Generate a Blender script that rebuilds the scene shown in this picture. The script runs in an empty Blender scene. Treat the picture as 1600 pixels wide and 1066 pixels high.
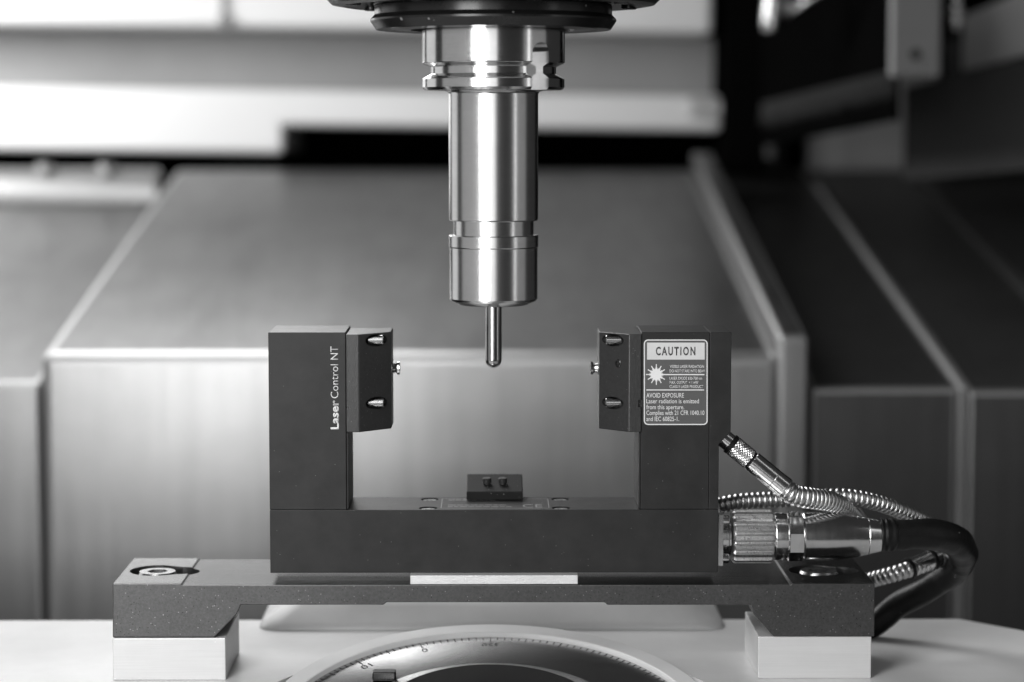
import bpy, bmesh, math, random
from mathutils import Vector, Matrix
random.seed(7)
S = bpy.context.scene
COL = S.collection
PI = math.pi

# ------------------------------------------------------------------ camera
FPX = 3700.0                       # focal length in photo pixels (1600 wide)
CAM = Vector((0.0, -1.0, 0.30))
PITCH = math.atan(333 / FPX)
YAW = 29 / FPX
cam_d = bpy.data.cameras.new('camera')
cam = bpy.data.objects.new('camera', cam_d)
COL.objects.link(cam)
cam.location = CAM
cam.rotation_euler = (PI / 2 - PITCH, 0, -YAW)
cam_d.sensor_width = 36.0
cam_d.lens = FPX / 1600 * 36.0
cam_d.clip_start = 0.05
cam_d.clip_end = 50
cam_d.dof.use_dof = True
cam_d.dof.focus_distance = 1.005
cam_d.dof.aperture_fstop = 5.6
cam_d.dof.aperture_blades = 9
S.camera = cam
_ROT = cam.rotation_euler.to_matrix()


def at(x, y, Y):
    """world point on the plane world-Y = Y that was measured at photo pixel (x, y)"""
    d = _ROT @ Vector(((x - 800) / FPX, -(y - 533) / FPX, -1))
    t = (Y - CAM.y) / d.y
    return CAM + d * t


def U(px, Y=0.0):                  # length of px photo pixels at depth Y
    return px * (Y - CAM.y) / FPX


# ------------------------------------------------------------------ world and lamps
W = bpy.data.worlds.new('World')
S.world = W
W.use_nodes = True
W.node_tree.nodes['Background'].inputs[0].default_value = (1, 1, 1, 1)
W.node_tree.nodes['Background'].inputs[1].default_value = 0.035


def area(name, loc, target, sx, sy, power, spread=180):
    l = bpy.data.lights.new(name, 'AREA')
    l.shape = 'RECTANGLE'
    l.size, l.size_y = sx, sy
    l.energy = power
    l.spread = math.radians(spread)
    o = bpy.data.objects.new(name, l)
    COL.objects.link(o)
    o.location = loc
    o.rotation_euler = (Vector(target) - Vector(loc)).to_track_quat('-Z', 'Y').to_euler()
    return o


area('key_softbox', (-0.28, -0.66, 0.44), (0, 0.05, 0.24), 0.26, 0.66, 6.6)
area('front_fill', (-0.05, -1.40, 0.42), (0.0, 0.0, 0.25), 0.40, 0.8, 1.4)
area('overhead_fill', (-0.28, -0.42, 0.98), (-0.05, 0.25, 0.1), 0.6, 0.4, 0.7)  # added lamp out of view, for the highlight along the cover edges
area('left_fill', (-1.0, -0.45, 0.35), (0, 0.1, 0.25), 1.0, 0.9, 1.1)
area('side_softbox', (-0.80, 0.48, 0.45), (0, 0.10, 0.20), 0.5, 0.9, 1.2)
area('beam_fill', (-0.78, 0.82, 0.56), (-0.50, 1.2, 0.34), 0.4, 0.25, 6.8)  # added lamp out of view, brightens the left end of the beam
area('rear_fill', (-0.24, 0.60, 0.64), (-0.08, 0.0, 0.08), 0.36, 0.50, 4.0)  # added lamp above the frame, brightens the disc and the plate end
area('right_fill', (0.95, -0.30, 0.40), (0.05, 0.2, 0.2), 0.8, 0.8, 0.5)
area('right_strip', (0.75, -0.45, 0.45), (0.05, 0.1, 0.2), 0.06, 0.8, 0.3)

S.view_settings.view_transform = 'Standard'
S.view_settings.look = 'None'
S.view_settings.gamma = 1
S.view_settings.exposure = 0


# ------------------------------------------------------------------ materials
def mat(name, base=0.5, metallic=0.0, rough=0.5, var=0.0, var_scale=(60, 60, 60), rvar=0.0,
        bump=0.0, bump_scale=(800, 800, 800), specks=0.0, speck_scale=900, speck_val=0.7,
        stain=0.0, stain_scale=25, aniso=0.0, aniso_rot=0.0, spec=0.5, coat=0.0, streak=None, dark_specks=0.0):
    m = bpy.data.materials.new(name)
    m.use_nodes = True
    n, l = m.node_tree.nodes, m.node_tree.links
    b = n['Principled BSDF']
    b.inputs['Metallic'].default_value = metallic
    b.inputs['Roughness'].default_value = rough
    b.inputs['Specular IOR Level'].default_value = spec
    b.inputs['Coat Weight'].default_value = coat
    b.inputs['Anisotropic'].default_value = aniso
    b.inputs['Anisotropic Rotation'].default_value = aniso_rot
    tc = n.new('ShaderNodeTexCoord')

    def noise(scale, detail=4, rough_=0.6):
        mp = n.new('ShaderNodeMapping')
        mp.inputs['Scale'].default_value = scale
        l.new(tc.outputs['Object'], mp.inputs['Vector'])
        t = n.new('ShaderNodeTexNoise')
        t.inputs['Scale'].default_value = 1
        t.inputs['Detail'].default_value = detail
        t.inputs['Roughness'].default_value = rough_
        l.new(mp.outputs[0], t.inputs['Vector'])
        return t.outputs['Fac']

    def math_(op, a, b_, clamp=False):
        q = n.new('ShaderNodeMath')
        q.operation = op
        q.use_clamp = clamp
        for i, v in enumerate((a, b_)):
            if isinstance(v, (int, float)):
                q.inputs[i].default_value = v
            else:
                l.new(v, q.inputs[i])
        return q.outputs[0]

    val = None
    f1 = noise(var_scale)
    k = math_('MULTIPLY', math_('SUBTRACT', f1, 0.5), 2 * var)
    f2 = noise((stain_scale,) * 3, 6, 0.65)
    k2 = math_('MULTIPLY', math_('SUBTRACT', f2, 0.5), 2 * stain)
    val = math_('MULTIPLY', math_('ADD', math_('ADD', k, k2), 1.0), base, True)
    if specks or dark_specks:
        v = n.new('ShaderNodeTexVoronoi')
        v.inputs['Scale'].default_value = speck_scale
        v.inputs['Randomness'].default_value = 1
        l.new(tc.outputs['Object'], v.inputs['Vector'])
        sep = n.new('ShaderNodeSeparateColor')
        l.new(v.outputs['Color'], sep.inputs[0])
        gate = math_('LESS_THAN', sep.outputs[0], specks)
        size = math_('MULTIPLY', sep.outputs[1], 0.42)
        dot = math_('MULTIPLY', math_('LESS_THAN', v.outputs['Distance'], size), gate)
        val = math_('ADD', val, math_('MULTIPLY', dot, speck_val), True)
        if dark_specks:
            g2 = math_('GREATER_THAN', sep.outputs[0], 1 - dark_specks)
            d2 = math_('MULTIPLY', math_('LESS_THAN', v.outputs['Distance'], size), g2)
            val = math_('MULTIPLY', val, math_('SUBTRACT', 1.0, math_('MULTIPLY', d2, 0.6)))
    comb = n.new('ShaderNodeCombineColor')
    for i in range(3):
        l.new(val, comb.inputs[i])
    l.new(comb.outputs[0], b.inputs['Base Color'])
    if rvar:
        f3 = noise(streak or var_scale, 5, 0.7)
        r = math_('ADD', math_('MULTIPLY', math_('SUBTRACT', f3, 0.5), 2 * rvar), rough, True)
        l.new(r, b.inputs['Roughness'])
    if bump:
        f4 = noise(bump_scale, 3, 0.5)
        bp = n.new('ShaderNodeBump')
        bp.inputs['Strength'].default_value = bump
        bp.inputs['Distance'].default_value = 0.0004
        l.new(f4, bp.inputs['Height'])
        l.new(bp.outputs[0], b.inputs['Normal'])
    return m


M = {
    'anodised': mat('anodised_black', 0.028, 0.3, 0.40, spec=0.18, var=0.10, var_scale=(90, 90, 90), rvar=0.08,
                    bump=0.06, bump_scale=(2500, 2500, 2500), specks=0.005, speck_scale=2400, speck_val=0.12, stain=0.40, stain_scale=45),
    'anodised_head': mat('anodised_head', 0.042, 0.5, 0.33, var=0.25, var_scale=(700, 700, 700), rvar=0.08,
                         bump=0.2, bump_scale=(1800, 1800, 1800), specks=0.02, speck_scale=2400, speck_val=0.15),
    'block_black': mat('block_black', 0.010, 0.0, 0.6, spec=0.10, stain=0.4, stain_scale=80, specks=0.02, speck_scale=1800, speck_val=0.2),
    'seam': mat('seam_black', 0.006, 0, 0.7),
    'plate': mat('ground_plate_steel', 0.080, 0.85, 0.40, var=0.45, var_scale=(1100, 1100, 1100), rvar=0.10,
                 bump=0.12, bump_scale=(1400, 1400, 1400), specks=0.03, speck_scale=1700, speck_val=0.16,
                 stain=0.35, stain_scale=22, dark_specks=0.06),
    'plate_top': mat('ground_plate_top', 0.36, 1.0, 0.17, var=0.18, var_scale=(16, 320, 60), rvar=0.08,
                     bump=0.05, bump_scale=(900, 900, 900), specks=0.02, speck_scale=700, speck_val=0.4),
    'plate_mid': mat('ground_plate_channel', 0.13, 1.0, 0.18, var=0.25, var_scale=(12, 420, 60), rvar=0.10,
                     bump=0.05, bump_scale=(900, 900, 900), specks=0.05, speck_scale=1100, speck_val=0.35, stain=0.3, stain_scale=40),
    'steel': mat('turned_steel', 0.60, 1.0, 0.22, var=0.05, var_scale=(40, 40, 2500), rvar=0.06,
                 streak=(30, 30, 1800), bump=0.015, bump_scale=(60, 60, 5000), stain=0.12, stain_scale=60),
    'steel_flange': mat('ground_steel', 0.60, 1.0, 0.16, var=0.05, var_scale=(40, 40, 900), rvar=0.05,
                        streak=(50, 50, 700), stain=0.18, stain_scale=70),
    'carbide': mat('carbide', 0.40, 1.0, 0.20, var=0.08, var_scale=(500, 500, 100), rvar=0.05),
    'spindle': mat('spindle_black', 0.022, 0.5, 0.24, var=0.2, var_scale=(200, 200, 200), rvar=0.08,
                   specks=0.02, speck_scale=500, speck_val=0.3),
    'nickel': mat('nickel', 0.60, 1.0, 0.20, var=0.08, var_scale=(1200, 100, 100), rvar=0.08, stain=0.2, stain_scale=150,
                  specks=0.01, speck_scale=2000, speck_val=0.4),
    'nickel_rough': mat('nickel_dusty', 0.50, 0.9, 0.30, var=0.3, var_scale=(900, 900, 900), rvar=0.12,
                        bump=0.3, bump_scale=(1500, 1500, 1500), specks=0.06, speck_scale=2200, speck_val=0.5),
    'hose': mat('hose_steel', 0.50, 1.0, 0.30, var=0.2, var_scale=(300, 300, 300), rvar=0.1),
    'rubber': mat('black_rubber', 0.007, 0, 0.42, spec=0.20, var=0.3, var_scale=(150, 150, 150), rvar=0.1,
                  bump=0.4, bump_scale=(500, 500, 500), specks=0.004, speck_scale=1200, speck_val=0.4),
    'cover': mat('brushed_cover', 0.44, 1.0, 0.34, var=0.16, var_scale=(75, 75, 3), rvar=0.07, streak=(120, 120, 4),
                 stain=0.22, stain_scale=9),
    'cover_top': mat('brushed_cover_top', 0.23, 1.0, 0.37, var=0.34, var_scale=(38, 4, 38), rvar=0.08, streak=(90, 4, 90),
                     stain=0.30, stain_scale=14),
    'cover_shaded': mat('shaded_cover', 0.17, 0.9, 0.36, var=0.2, var_scale=(75, 75, 3), rvar=0.08, streak=(120, 120, 4),
                      stain=0.3, stain_scale=10),  # cover steel with the shade of the right side put into its colour
    'seam_highlight': mat('edge_highlight', 0.42, 0.4, 0.40, stain=0.25, stain_scale=15),  # pale strip colour, paints the highlight of the rounded cover edges
    'cover_edge': mat('highlight_steel', 0.46, 1.0, 0.46, stain=0.1, stain_scale=20),  # paler than most sheets, paints the highlight on their bends; also the tube
    'beam_white': mat('white_enamel', 0.80, 0, 0.35, stain=0.06, stain_scale=5),
    'beam_grey': mat('grey_enamel', 0.26, 0, 0.5, stain=0.25, stain_scale=7),
    'black': mat('black_paint', 0.003, 0, 0.8, spec=0.0, stain=0.3, stain_scale=20),
    'table': mat('machine_white', 0.66, 0, 0.36, var=0.05, var_scale=(40, 40, 40), stain=0.22, stain_scale=14, rvar=0.1,
                 specks=0.0),
    'riser': mat('ground_riser', 0.58, 0.15, 0.38, var=0.10, var_scale=(30, 300, 1500), bump=0.08, bump_scale=(60, 60, 3000), specks=0.01, speck_scale=700,
                 speck_val=0.2, stain=0.06, stain_scale=40),
    'rotary': mat('rotary_steel', 0.50, 1.0, 0.25, var=0.03, var_scale=(30, 30, 30), rvar=0.02, stain=0.04),
    'shim': mat('shim_aluminium', 0.62, 0.5, 0.5, var=0.25, var_scale=(200, 900, 900), rvar=0.1, bump=0.5,
                bump_scale=(1200, 1200, 2500), specks=0.02, speck_scale=1500, speck_val=0.3),
    'ink': mat('white_ink', 0.66, 0, 0.5, var=0.08, var_scale=(900, 900, 900)),
    'label_box': mat('label_silver', 0.55, 0, 0.4, var=0.12, var_scale=(150, 150, 150)),
    'label_ground': mat('label_grey', 0.075, 0, 0.45, stain=0.08, stain_scale=90),
    'label_dark': mat('label_dark_ink', 0.06, 0, 0.5),
    'faint_ink': mat('faint_engraving', 0.20, 0.2, 0.5),
    'mark': mat('engraved_mark', 0.05, 0.2, 0.6),
    'bracket': mat('zinc_bracket', 0.24, 0.2, 0.5, stain=0.15, stain_scale=20),
    'brush': mat('brush_bristle', 0.06, 0, 0.7, var=0.5, var_scale=(300, 300, 30)),
    'wall_dark': mat('dark_grey_panel', 0.06, 0.0, 0.6, spec=0.2, stain=0.3, stain_scale=8),
    'wall_grey': mat('grey_panel', 0.62, 0.0, 0.55, spec=0.2, stain=0.3, stain_scale=8),
}


# ------------------------------------------------------------------ helpers
def weighted(o):
    w = o.modifiers.new('weighted', 'WEIGHTED_NORMAL')
    w.mode = 'FACE_AREA'
    w.weight = 90
    w.keep_sharp = True


def obj(name, bm, m, parent=None, smooth=False, angle=35):
    bmesh.ops.recalc_face_normals(bm, faces=bm.faces)
    me = bpy.data.meshes.new(name)
    bm.to_mesh(me)
    bm.free()
    me.materials.append(M[m] if isinstance(m, str) else m)
    if smooth:
        for p in me.polygons:
            p.use_smooth = True
        me.set_sharp_from_angle(angle=math.radians(angle))
    o = bpy.data.objects.new(name, me)
    COL.objects.link(o)
    if smooth:
        weighted(o)
    if parent is not None:
        o.parent = parent
        o.matrix_parent_inverse = Matrix.Translation(-parent.location) if parent.parent is None and parent.type == 'EMPTY' else Matrix()
    return o


def tag(o, label, cat, group=None):
    o['label'] = label
    o['category'] = cat
    if group:
        o['group'] = group
    return o


def thing(name, label, cat, loc=(0, 0, 0), group=None):
    o = bpy.data.objects.new(name, None)
    o.empty_display_size = 0.01
    COL.objects.link(o)
    o.location = loc
    return tag(o, label, cat, group)


def bev(bm, w, seg=2, edges=None):
    bmesh.ops.bevel(bm, geom=list(edges or bm.edges), offset=w, segments=seg, profile=0.5, affect='EDGES', clamp_overlap=True)
    return bm


def box(x0, x1, y0, y1, z0, z1, w=0.0, seg=2):
    bm = bmesh.new()
    v = [bm.verts.new(p) for p in ((x0, y0, z0), (x1, y0, z0), (x1, y1, z0), (x0, y1, z0),
                                   (x0, y0, z1), (x1, y0, z1), (x1, y1, z1), (x0, y1, z1))]
    for f in ((0, 1, 2, 3), (4, 5, 6, 7), (0, 1, 5, 4), (1, 2, 6, 5), (2, 3, 7, 6), (3, 0, 4, 7)):
        bm.faces.new([v[i] for i in f])
    if w:
        bev(bm, w, seg)
    return bm


def hexa(pts, w=0.0, seg=2):
    """box from 8 points in the order of box()"""
    bm = bmesh.new()
    v = [bm.verts.new(p) for p in pts]
    for f in ((0, 1, 2, 3), (4, 5, 6, 7), (0, 1, 5, 4), (1, 2, 6, 5), (2, 3, 7, 6), (3, 0, 4, 7)):
        bm.faces.new([v[i] for i in f])
    bmesh.ops.recalc_face_normals(bm, faces=bm.faces)
    if w:
        bev(bm, w, seg)
    return bm


def prism_y(pts, y0, y1, w=0.0, seg=2):
    """outline in (x, z) pushed from y0 to y1"""
    bm = bmesh.new()
    a = [bm.verts.new((x, y0, z)) for x, z in pts]
    b = [bm.verts.new((x, y1, z)) for x, z in pts]
    bm.faces.new(a)
    bm.faces.new(b)
    for i in range(len(pts)):
        j = (i + 1) % len(pts)
        bm.faces.new((a[i], a[j], b[j], b[i]))
    bmesh.ops.recalc_face_normals(bm, faces=bm.faces)
    if w:
        bev(bm, w, seg)
    return bm


def prism_z(pts, z0, z1, w=0.0, seg=2):
    bm = bmesh.new()
    a = [bm.verts.new((x, y, z0)) for x, y in pts]
    b = [bm.verts.new((x, y, z1)) for x, y in pts]
    bm.faces.new(a)
    bm.faces.new(b)
    for i in range(len(pts)):
        j = (i + 1) % len(pts)
        bm.faces.new((a[i], a[j], b[j], b[i]))
    bmesh.ops.recalc_face_normals(bm, faces=bm.faces)
    if w:
        bev(bm, w, seg)
    return bm


def basis(axis):
    a = Vector(axis).normalized()
    u = a.orthogonal().normalized() if abs(a.z) < 0.999 else Vector((1, 0, 0))
    if abs(a.x) > 0.999:
        u = Vector((0, 0, 1))
    v = a.cross(u)
    return a, u, v


def lathe(profile, c, axis=(0, 0, 1), seg=96, rfun=None, bm=None, closed=False, phase=0.0):
    """profile of (radius, distance along the axis); rfun(angle, i) scales the radius"""
    bm = bm or bmesh.new()
    a, u, v = basis(axis)
    c = Vector(c)
    rings = []
    for i, (r, h) in enumerate(profile):
        if r <= 1e-9:
            rings.append([bm.verts.new(c + a * h)])
            continue
        ring = []
        for k in range(seg):
            t = 2 * PI * k / seg + phase
            rr = r * (rfun(t, i) if rfun else 1)
            ring.append(bm.verts.new(c + a * h + (u * math.cos(t) + v * math.sin(t)) * rr))
        rings.append(ring)
    pairs = list(zip(rings, rings[1:]))
    if closed:
        pairs.append((rings[-1], rings[0]))
    for A, B in pairs:
        for k in range(seg):
            j = (k + 1) % seg
            if len(A) == 1 and len(B) == 1:
                continue
            if len(A) == 1:
                bm.faces.new((A[0], B[j], B[k]))
            elif len(B) == 1:
                bm.faces.new((A[k], A[j], B[0]))
            else:
                bm.faces.new((A[k], A[j], B[j], B[k]))
    if not closed:
        for R in (rings[0], rings[-1]):
            if len(R) > 1:
                bm.faces.new(R)
    return bm


def spline(pts, n):
    pts = [Vector(p) for p in pts]
    P = [2 * pts[0] - pts[1]] + pts + [2 * pts[-1] - pts[-2]]
    out = []
    segs = len(pts) - 1
    raw = []
    for s in range(segs):
        p0, p1, p2, p3 = P[s:s + 4]
        for k in range(60):
            t = k / 60
            raw.append(0.5 * ((2 * p1) + (p2 - p0) * t + (2 * p0 - 5 * p1 + 4 * p2 - p3) * t * t + (3 * p1 - p0 - 3 * p2 + p3) * t ** 3))
    raw.append(pts[-1])
    d = [0]
    for a, b in zip(raw, raw[1:]):
        d.append(d[-1] + (b - a).length)
    L = d[-1]
    j = 0
    for i in range(n + 1):
        q = L * i / n
        while j < len(d) - 2 and d[j + 1] < q:
            j += 1
        t = (q - d[j]) / max(1e-12, d[j + 1] - d[j])
        out.append(raw[j].lerp(raw[j + 1], min(1, t)))
    return out, L


def sweep(pts, rfun, n=200, seg=24):
    """tube along a smooth path; rfun(distance, angle) gives the radius"""
    path, L = spline(pts, n)
    bm = bmesh.new()
    tan = [(path[min(i + 1, n)] - path[max(i - 1, 0)]).normalized() for i in range(n + 1)]
    u = tan[0].orthogonal().normalized()
    prev = None
    for i, p in enumerate(path):
        u = (u - tan[i] * u.dot(tan[i])).normalized()
        v = tan[i].cross(u)
        d = L * i / n
        ring = [bm.verts.new(p + (u * math.cos(2 * PI * k / seg) + v * math.sin(2 * PI * k / seg)) * rfun(d, 2 * PI * k / seg))
                for k in range(seg)]
        if prev:
            for k in range(seg):
                j = (k + 1) % seg
                bm.faces.new((prev[k], prev[j], ring[j], ring[k]))
        else:
            bm.faces.new(ring)
        prev = ring
    bm.faces.new(prev)
    return bm


def cut(o, cutters):
    """carve real recesses: boolean difference with each cutter bmesh, then drop the cutters"""
    for bm in cutters:
        bmesh.ops.recalc_face_normals(bm, faces=bm.faces)
        me = bpy.data.meshes.new('cutter')
        bm.to_mesh(me)
        bm.free()
        c = bpy.data.objects.new('cutter', me)
        COL.objects.link(c)
        o.modifiers.clear()
        mod = o.modifiers.new('b', 'BOOLEAN')
        mod.operation = 'DIFFERENCE'
        mod.solver = 'EXACT'
        mod.object = c
        sm = any(p.use_smooth for p in o.data.polygons)
        # evaluate without any parent transform
        mw = o.matrix_world.copy()
        dg = bpy.context.evaluated_depsgraph_get()
        dg.update()
        new = bpy.data.meshes.new_from_object(o.evaluated_get(dg))
        o.modifiers.clear()
        old = o.data
        o.data = new
        bpy.data.meshes.remove(old)
        bpy.data.objects.remove(c)
        bpy.data.meshes.remove(me)
        if sm:
            for p in new.polygons:
                p.use_smooth = True
            new.set_sharp_from_angle(angle=math.radians(30))
            weighted(o)
    return o


def text_bm(lines, plane, ext=0.00006, bold=0.0, spacing=1.0):
    """lines: (string, x0, x1, baseline, cap height) in plane units; plane maps (u, v, w) to world"""
    bm = bmesh.new()
    for s, u0, u1, v0, hgt in lines:
        cu = bpy.data.curves.new('t', 'FONT')
        cu.body = s
        cu.size = 1.0
        cu.offset = bold
        cu.space_character = spacing
        cu.resolution_u = 3
        o = bpy.data.objects.new('t', cu)
        COL.objects.link(o)
        dg = bpy.context.evaluated_depsgraph_get()
        dg.update()
        me = bpy.data.meshes.new_from_object(o.evaluated_get(dg))
        bpy.data.objects.remove(o)
        bpy.data.curves.remove(cu)
        t = bmesh.new()
        t.from_mesh(me)
        bpy.data.meshes.remove(me)
        xs = [q.co.x for q in t.verts]
        x0, x1 = min(xs), max(xs)
        cap = 0.70
        for q in t.verts:
            q.co = Vector(((q.co.x - x0) / (x1 - x0) * (u1 - u0) + u0, v0 + q.co.y / cap * hgt, 0))
        g = bmesh.ops.extrude_face_region(t, geom=list(t.faces))
        for q in g['geom']:
            if isinstance(q, bmesh.types.BMVert):
                q.co.z = ext
        for q in t.verts:
            q.co = plane(q.co.x, q.co.y, q.co.z)
        me2 = bpy.data.meshes.new('t')
        t.to_mesh(me2)
        t.free()
        bm.from_mesh(me2)
        bpy.data.meshes.remove(me2)
    return bm


def join(bms):
    out = bmesh.new()
    for b in bms:
        me = bpy.data.meshes.new('j')
        b.to_mesh(me)
        b.free()
        out.from_mesh(me)
        bpy.data.meshes.remove(me)
    return out


# ================================================================== THE SETTING
TABLE_Z = 0.0655
# dark rear wall of the machine enclosure
o = obj('back_wall', box(-1.6, 1.6, 1.62, 1.66, -0.5, 1.4), 'black')
o['kind'] = 'structure'
o = obj('floor', box(-1.6, 1.6, -0.4, 1.62, -0.54, -0.5), 'black')
o['kind'] = 'structure'

# ------------------------------------------------------------------ way covers behind (sloping sheet steel)
SL = 0.163


def cover(root, name, xa, xb, ytop, Y0, Y1, fm, tm, edge=0.0035, xref=None):
    """front sheet + sloping top sheet + bent edge with a painted highlight"""
    a, b = at(xa, ytop, Y0), at(xb, ytop, Y0)
    z0 = a.z
    zb = z0 + SL * (Y1 - Y0)
    bm = hexa([(a.x, Y0, -0.5), (b.x, Y0, -0.5), (b.x, Y1, -0.5), (a.x, Y1, -0.5),
               (a.x, Y0, z0), (b.x, Y0, z0), (b.x, Y1, zb), (a.x, Y1, zb)], edge, 4)
    o = obj(name, bm, fm, root, smooth=True, angle=50)
    o.data.materials.append(M[tm])
    o.data.materials.append(M['cover_edge'])
    for p in o.data.polygons:
        n = p.normal
        if n.z > 0.97:
            p.material_index = 1
        elif n.y < -0.999 or abs(n.x) > 0.999:
            p.material_index = 0
        else:
            p.material_index = 2 if name != 'seam_highlight' else 0
    return o


cc = thing('way_cover', 'broad brushed steel machine cover with sloping top, centre of the background', 'machine cover', (0, 0.45, -0.5))
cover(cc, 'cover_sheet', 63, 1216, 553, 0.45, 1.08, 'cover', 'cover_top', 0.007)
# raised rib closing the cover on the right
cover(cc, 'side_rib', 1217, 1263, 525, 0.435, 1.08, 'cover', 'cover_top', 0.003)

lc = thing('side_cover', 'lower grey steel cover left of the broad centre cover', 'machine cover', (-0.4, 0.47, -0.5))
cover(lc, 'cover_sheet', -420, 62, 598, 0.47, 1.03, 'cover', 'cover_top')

rc = thing('side_cover', 'shaded steel cover just right of the raised rib, behind the cables', 'machine cover', (0.2, 0.46, -0.5))
cover(rc, 'cover_sheet', 1266, 1498, 606, 0.46, 1.22, 'cover_shaded', 'cover_shaded', 0.0035)
cover(rc, 'seam_highlight', 1499.5, 1510, 604, 0.457, 1.22, 'seam_highlight', 'seam_highlight', 0.0015, )  # added strip, stands for the bright line where the edges round over
rd = thing('side_cover', 'shaded steel cover cut by the right picture edge, its front sheet in view', 'machine cover', (0.32, 0.465, -0.5))
cover(rd, 'cover_sheet', 1512, 1745, 610, 0.462, 1.22, 'cover_shaded', 'cover_shaded', 0.0035)
cover(rd, 'seam_highlight', 1747, 1754, 606, 0.458, 1.22, 'cover_shaded', 'cover_shaded', 0.0015)
re_ = thing('side_cover', 'shaded sloping cover at the right picture edge, only a corner of its top in view', 'machine cover', (0.42, 0.465, -0.5))
cover(re_, 'cover_sheet', 1757, 2300, 610, 0.462, 1.22, 'cover_shaded', 'cover_shaded', 0.0035)

# ------------------------------------------------------------------ beam across the back
ROLL = 0.013


def rolled(o):
    o.rotation_euler = (0, ROLL, 0)
    return o


pivot = at(560, 200, 1.12)
bt = thing('cross_beam', 'white enamelled machine beam crossing the top of the background with a grey recessed band', 'machine beam', pivot)


def bp(x, y, Y=1.12):
    # photo positions taken relative to the pivot; the roll of the whole beam is on its root
    q = at(x, y, Y)
    return q


y_ = 1.12
a = bp(-700, 138)
b = bp(1128, 138)
zc1 = at(560, 142, y_).z
zc2 = at(560, 199, y_).z
zc3 = at(560, 243, y_).z
xs = at(444, 200, y_).x
low = prism_y([(a.x, zc1), (b.x, zc1), (b.x, zc2), (xs, zc2), (xs, zc3), (a.x, zc3)], y_, y_ + 0.20, 0.006, 4)
obj('front_panel', low, 'beam_white', bt, smooth=True, angle=50)
zt = at(560, 48, y_).z
up = box(a.x, b.x - 0.012, y_ - 0.02, y_ + 0.2, zt, zt + 0.20, 0.006, 4)
obj('upper_panel', up, 'beam_white', bt, smooth=True, angle=50)
obj('recessed_band', box(a.x, b.x - 0.006, y_ + 0.03, y_ + 0.19, zc1 + 0.0005, zt - 0.0005), 'beam_grey', bt)
# little corner plate at the right end of the front panel, joint strip in the upper panel
q = at(1103, 163, y_)
obj('end_plate', box(q.x - 0.016, q.x + 0.014, y_ - 0.006, y_ - 0.0005, q.z - 0.008, q.z + 0.009, 0.002), 'cover_edge', bt)
q = at(352, 20, y_)
obj('joint_strip', box(q.x - 0.003, q.x + 0.003, y_ - 0.023, y_ - 0.0205, zt + 0.002, zt + 0.19, 0.001), 'bracket', bt)
obj('joint_bolt', lathe([(0.0, 0), (0.006, 0.001), (0.006, 0.004), (0.0, 0.005)], (q.x + 0.001, y_ - 0.0205, zt + 0.006), (0, -1, 0), 16), 'bracket', bt)
bt.rotation_euler = (0, ROLL, 0)

# horizontal guide tube on the left under the beam
g = thing('guide_tube', 'pale round horizontal tube under the beam at the left picture edge', 'tube', at(100, 296, 1.06))
c0, c1 = at(-500, 306, 1.06), at(252, 306, 1.06)
r_ = U(42, 1.06)
obj('tube_body', lathe([(r_ * 0.9, 0), (r_, 0.003), (r_, c1.x - c0.x - 0.003), (r_ * 0.9, c1.x - c0.x)], c0, (1, 0, 0), 48), 'cover_edge', g, smooth=True)
for x in (70, 165):
    q = at(x, 266, 1.045)
    obj('screw_head', lathe([(0.007, -0.004), (0.007, 0.004), (0.005, 0.006), (0, 0.006)], q, (0, 0, 1), 16), 'cover_edge', g, smooth=True)

# ------------------------------------------------------------------ right rear corner
# dark column between beam and the right side
cb = thing('corner_column', 'black corner column right of the white beam', 'column', (0.21, 1.2, 0.262))
a, b = at(1138, 200, 1.05), at(1216, 200, 1.05)
obj('column_body', box(a.x, b.x, 1.105, 1.27, 0.262, 0.8, 0.004), 'black', cb)
obj('column_face', box(at(1200, 200, 1.08).x, at(1212, 200, 1.08).x, 1.08, 1.104, at(0, 250, 1.08).z, 0.8, 0.002), 'wall_dark', cb)
# grey rear panels
rp = thing('rear_panel', 'dull grey rear panel under the black brush curtain, right background', 'panel', (0.4, 1.35, 0.2))
a, b = at(1262, 264, 1.3), at(1470, 120, 1.3)
obj('panel_sheet', box(a.x, b.x, 1.3, 1.32, a.z - 0.05, b.z, 0.003), 'wall_grey', rp)
a, b = at(1184, 264, 1.33), at(1222, 100, 1.33)
obj('panel_strip', box(a.x, b.x, 1.31, 1.33, a.z - 0.05, b.z, 0.002), 'wall_dark', rp)
rq = thing('rear_panel', 'near black rear panel at the right picture edge', 'panel', (0.6, 1.3, 0.2))
a, b = at(1474, 264, 1.28), at(1900, 60, 1.28)
obj('panel_sheet', box(a.x, b.x, 1.28, 1.30, a.z - 0.05, b.z, 0.003), 'wall_dark', rq)

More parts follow.
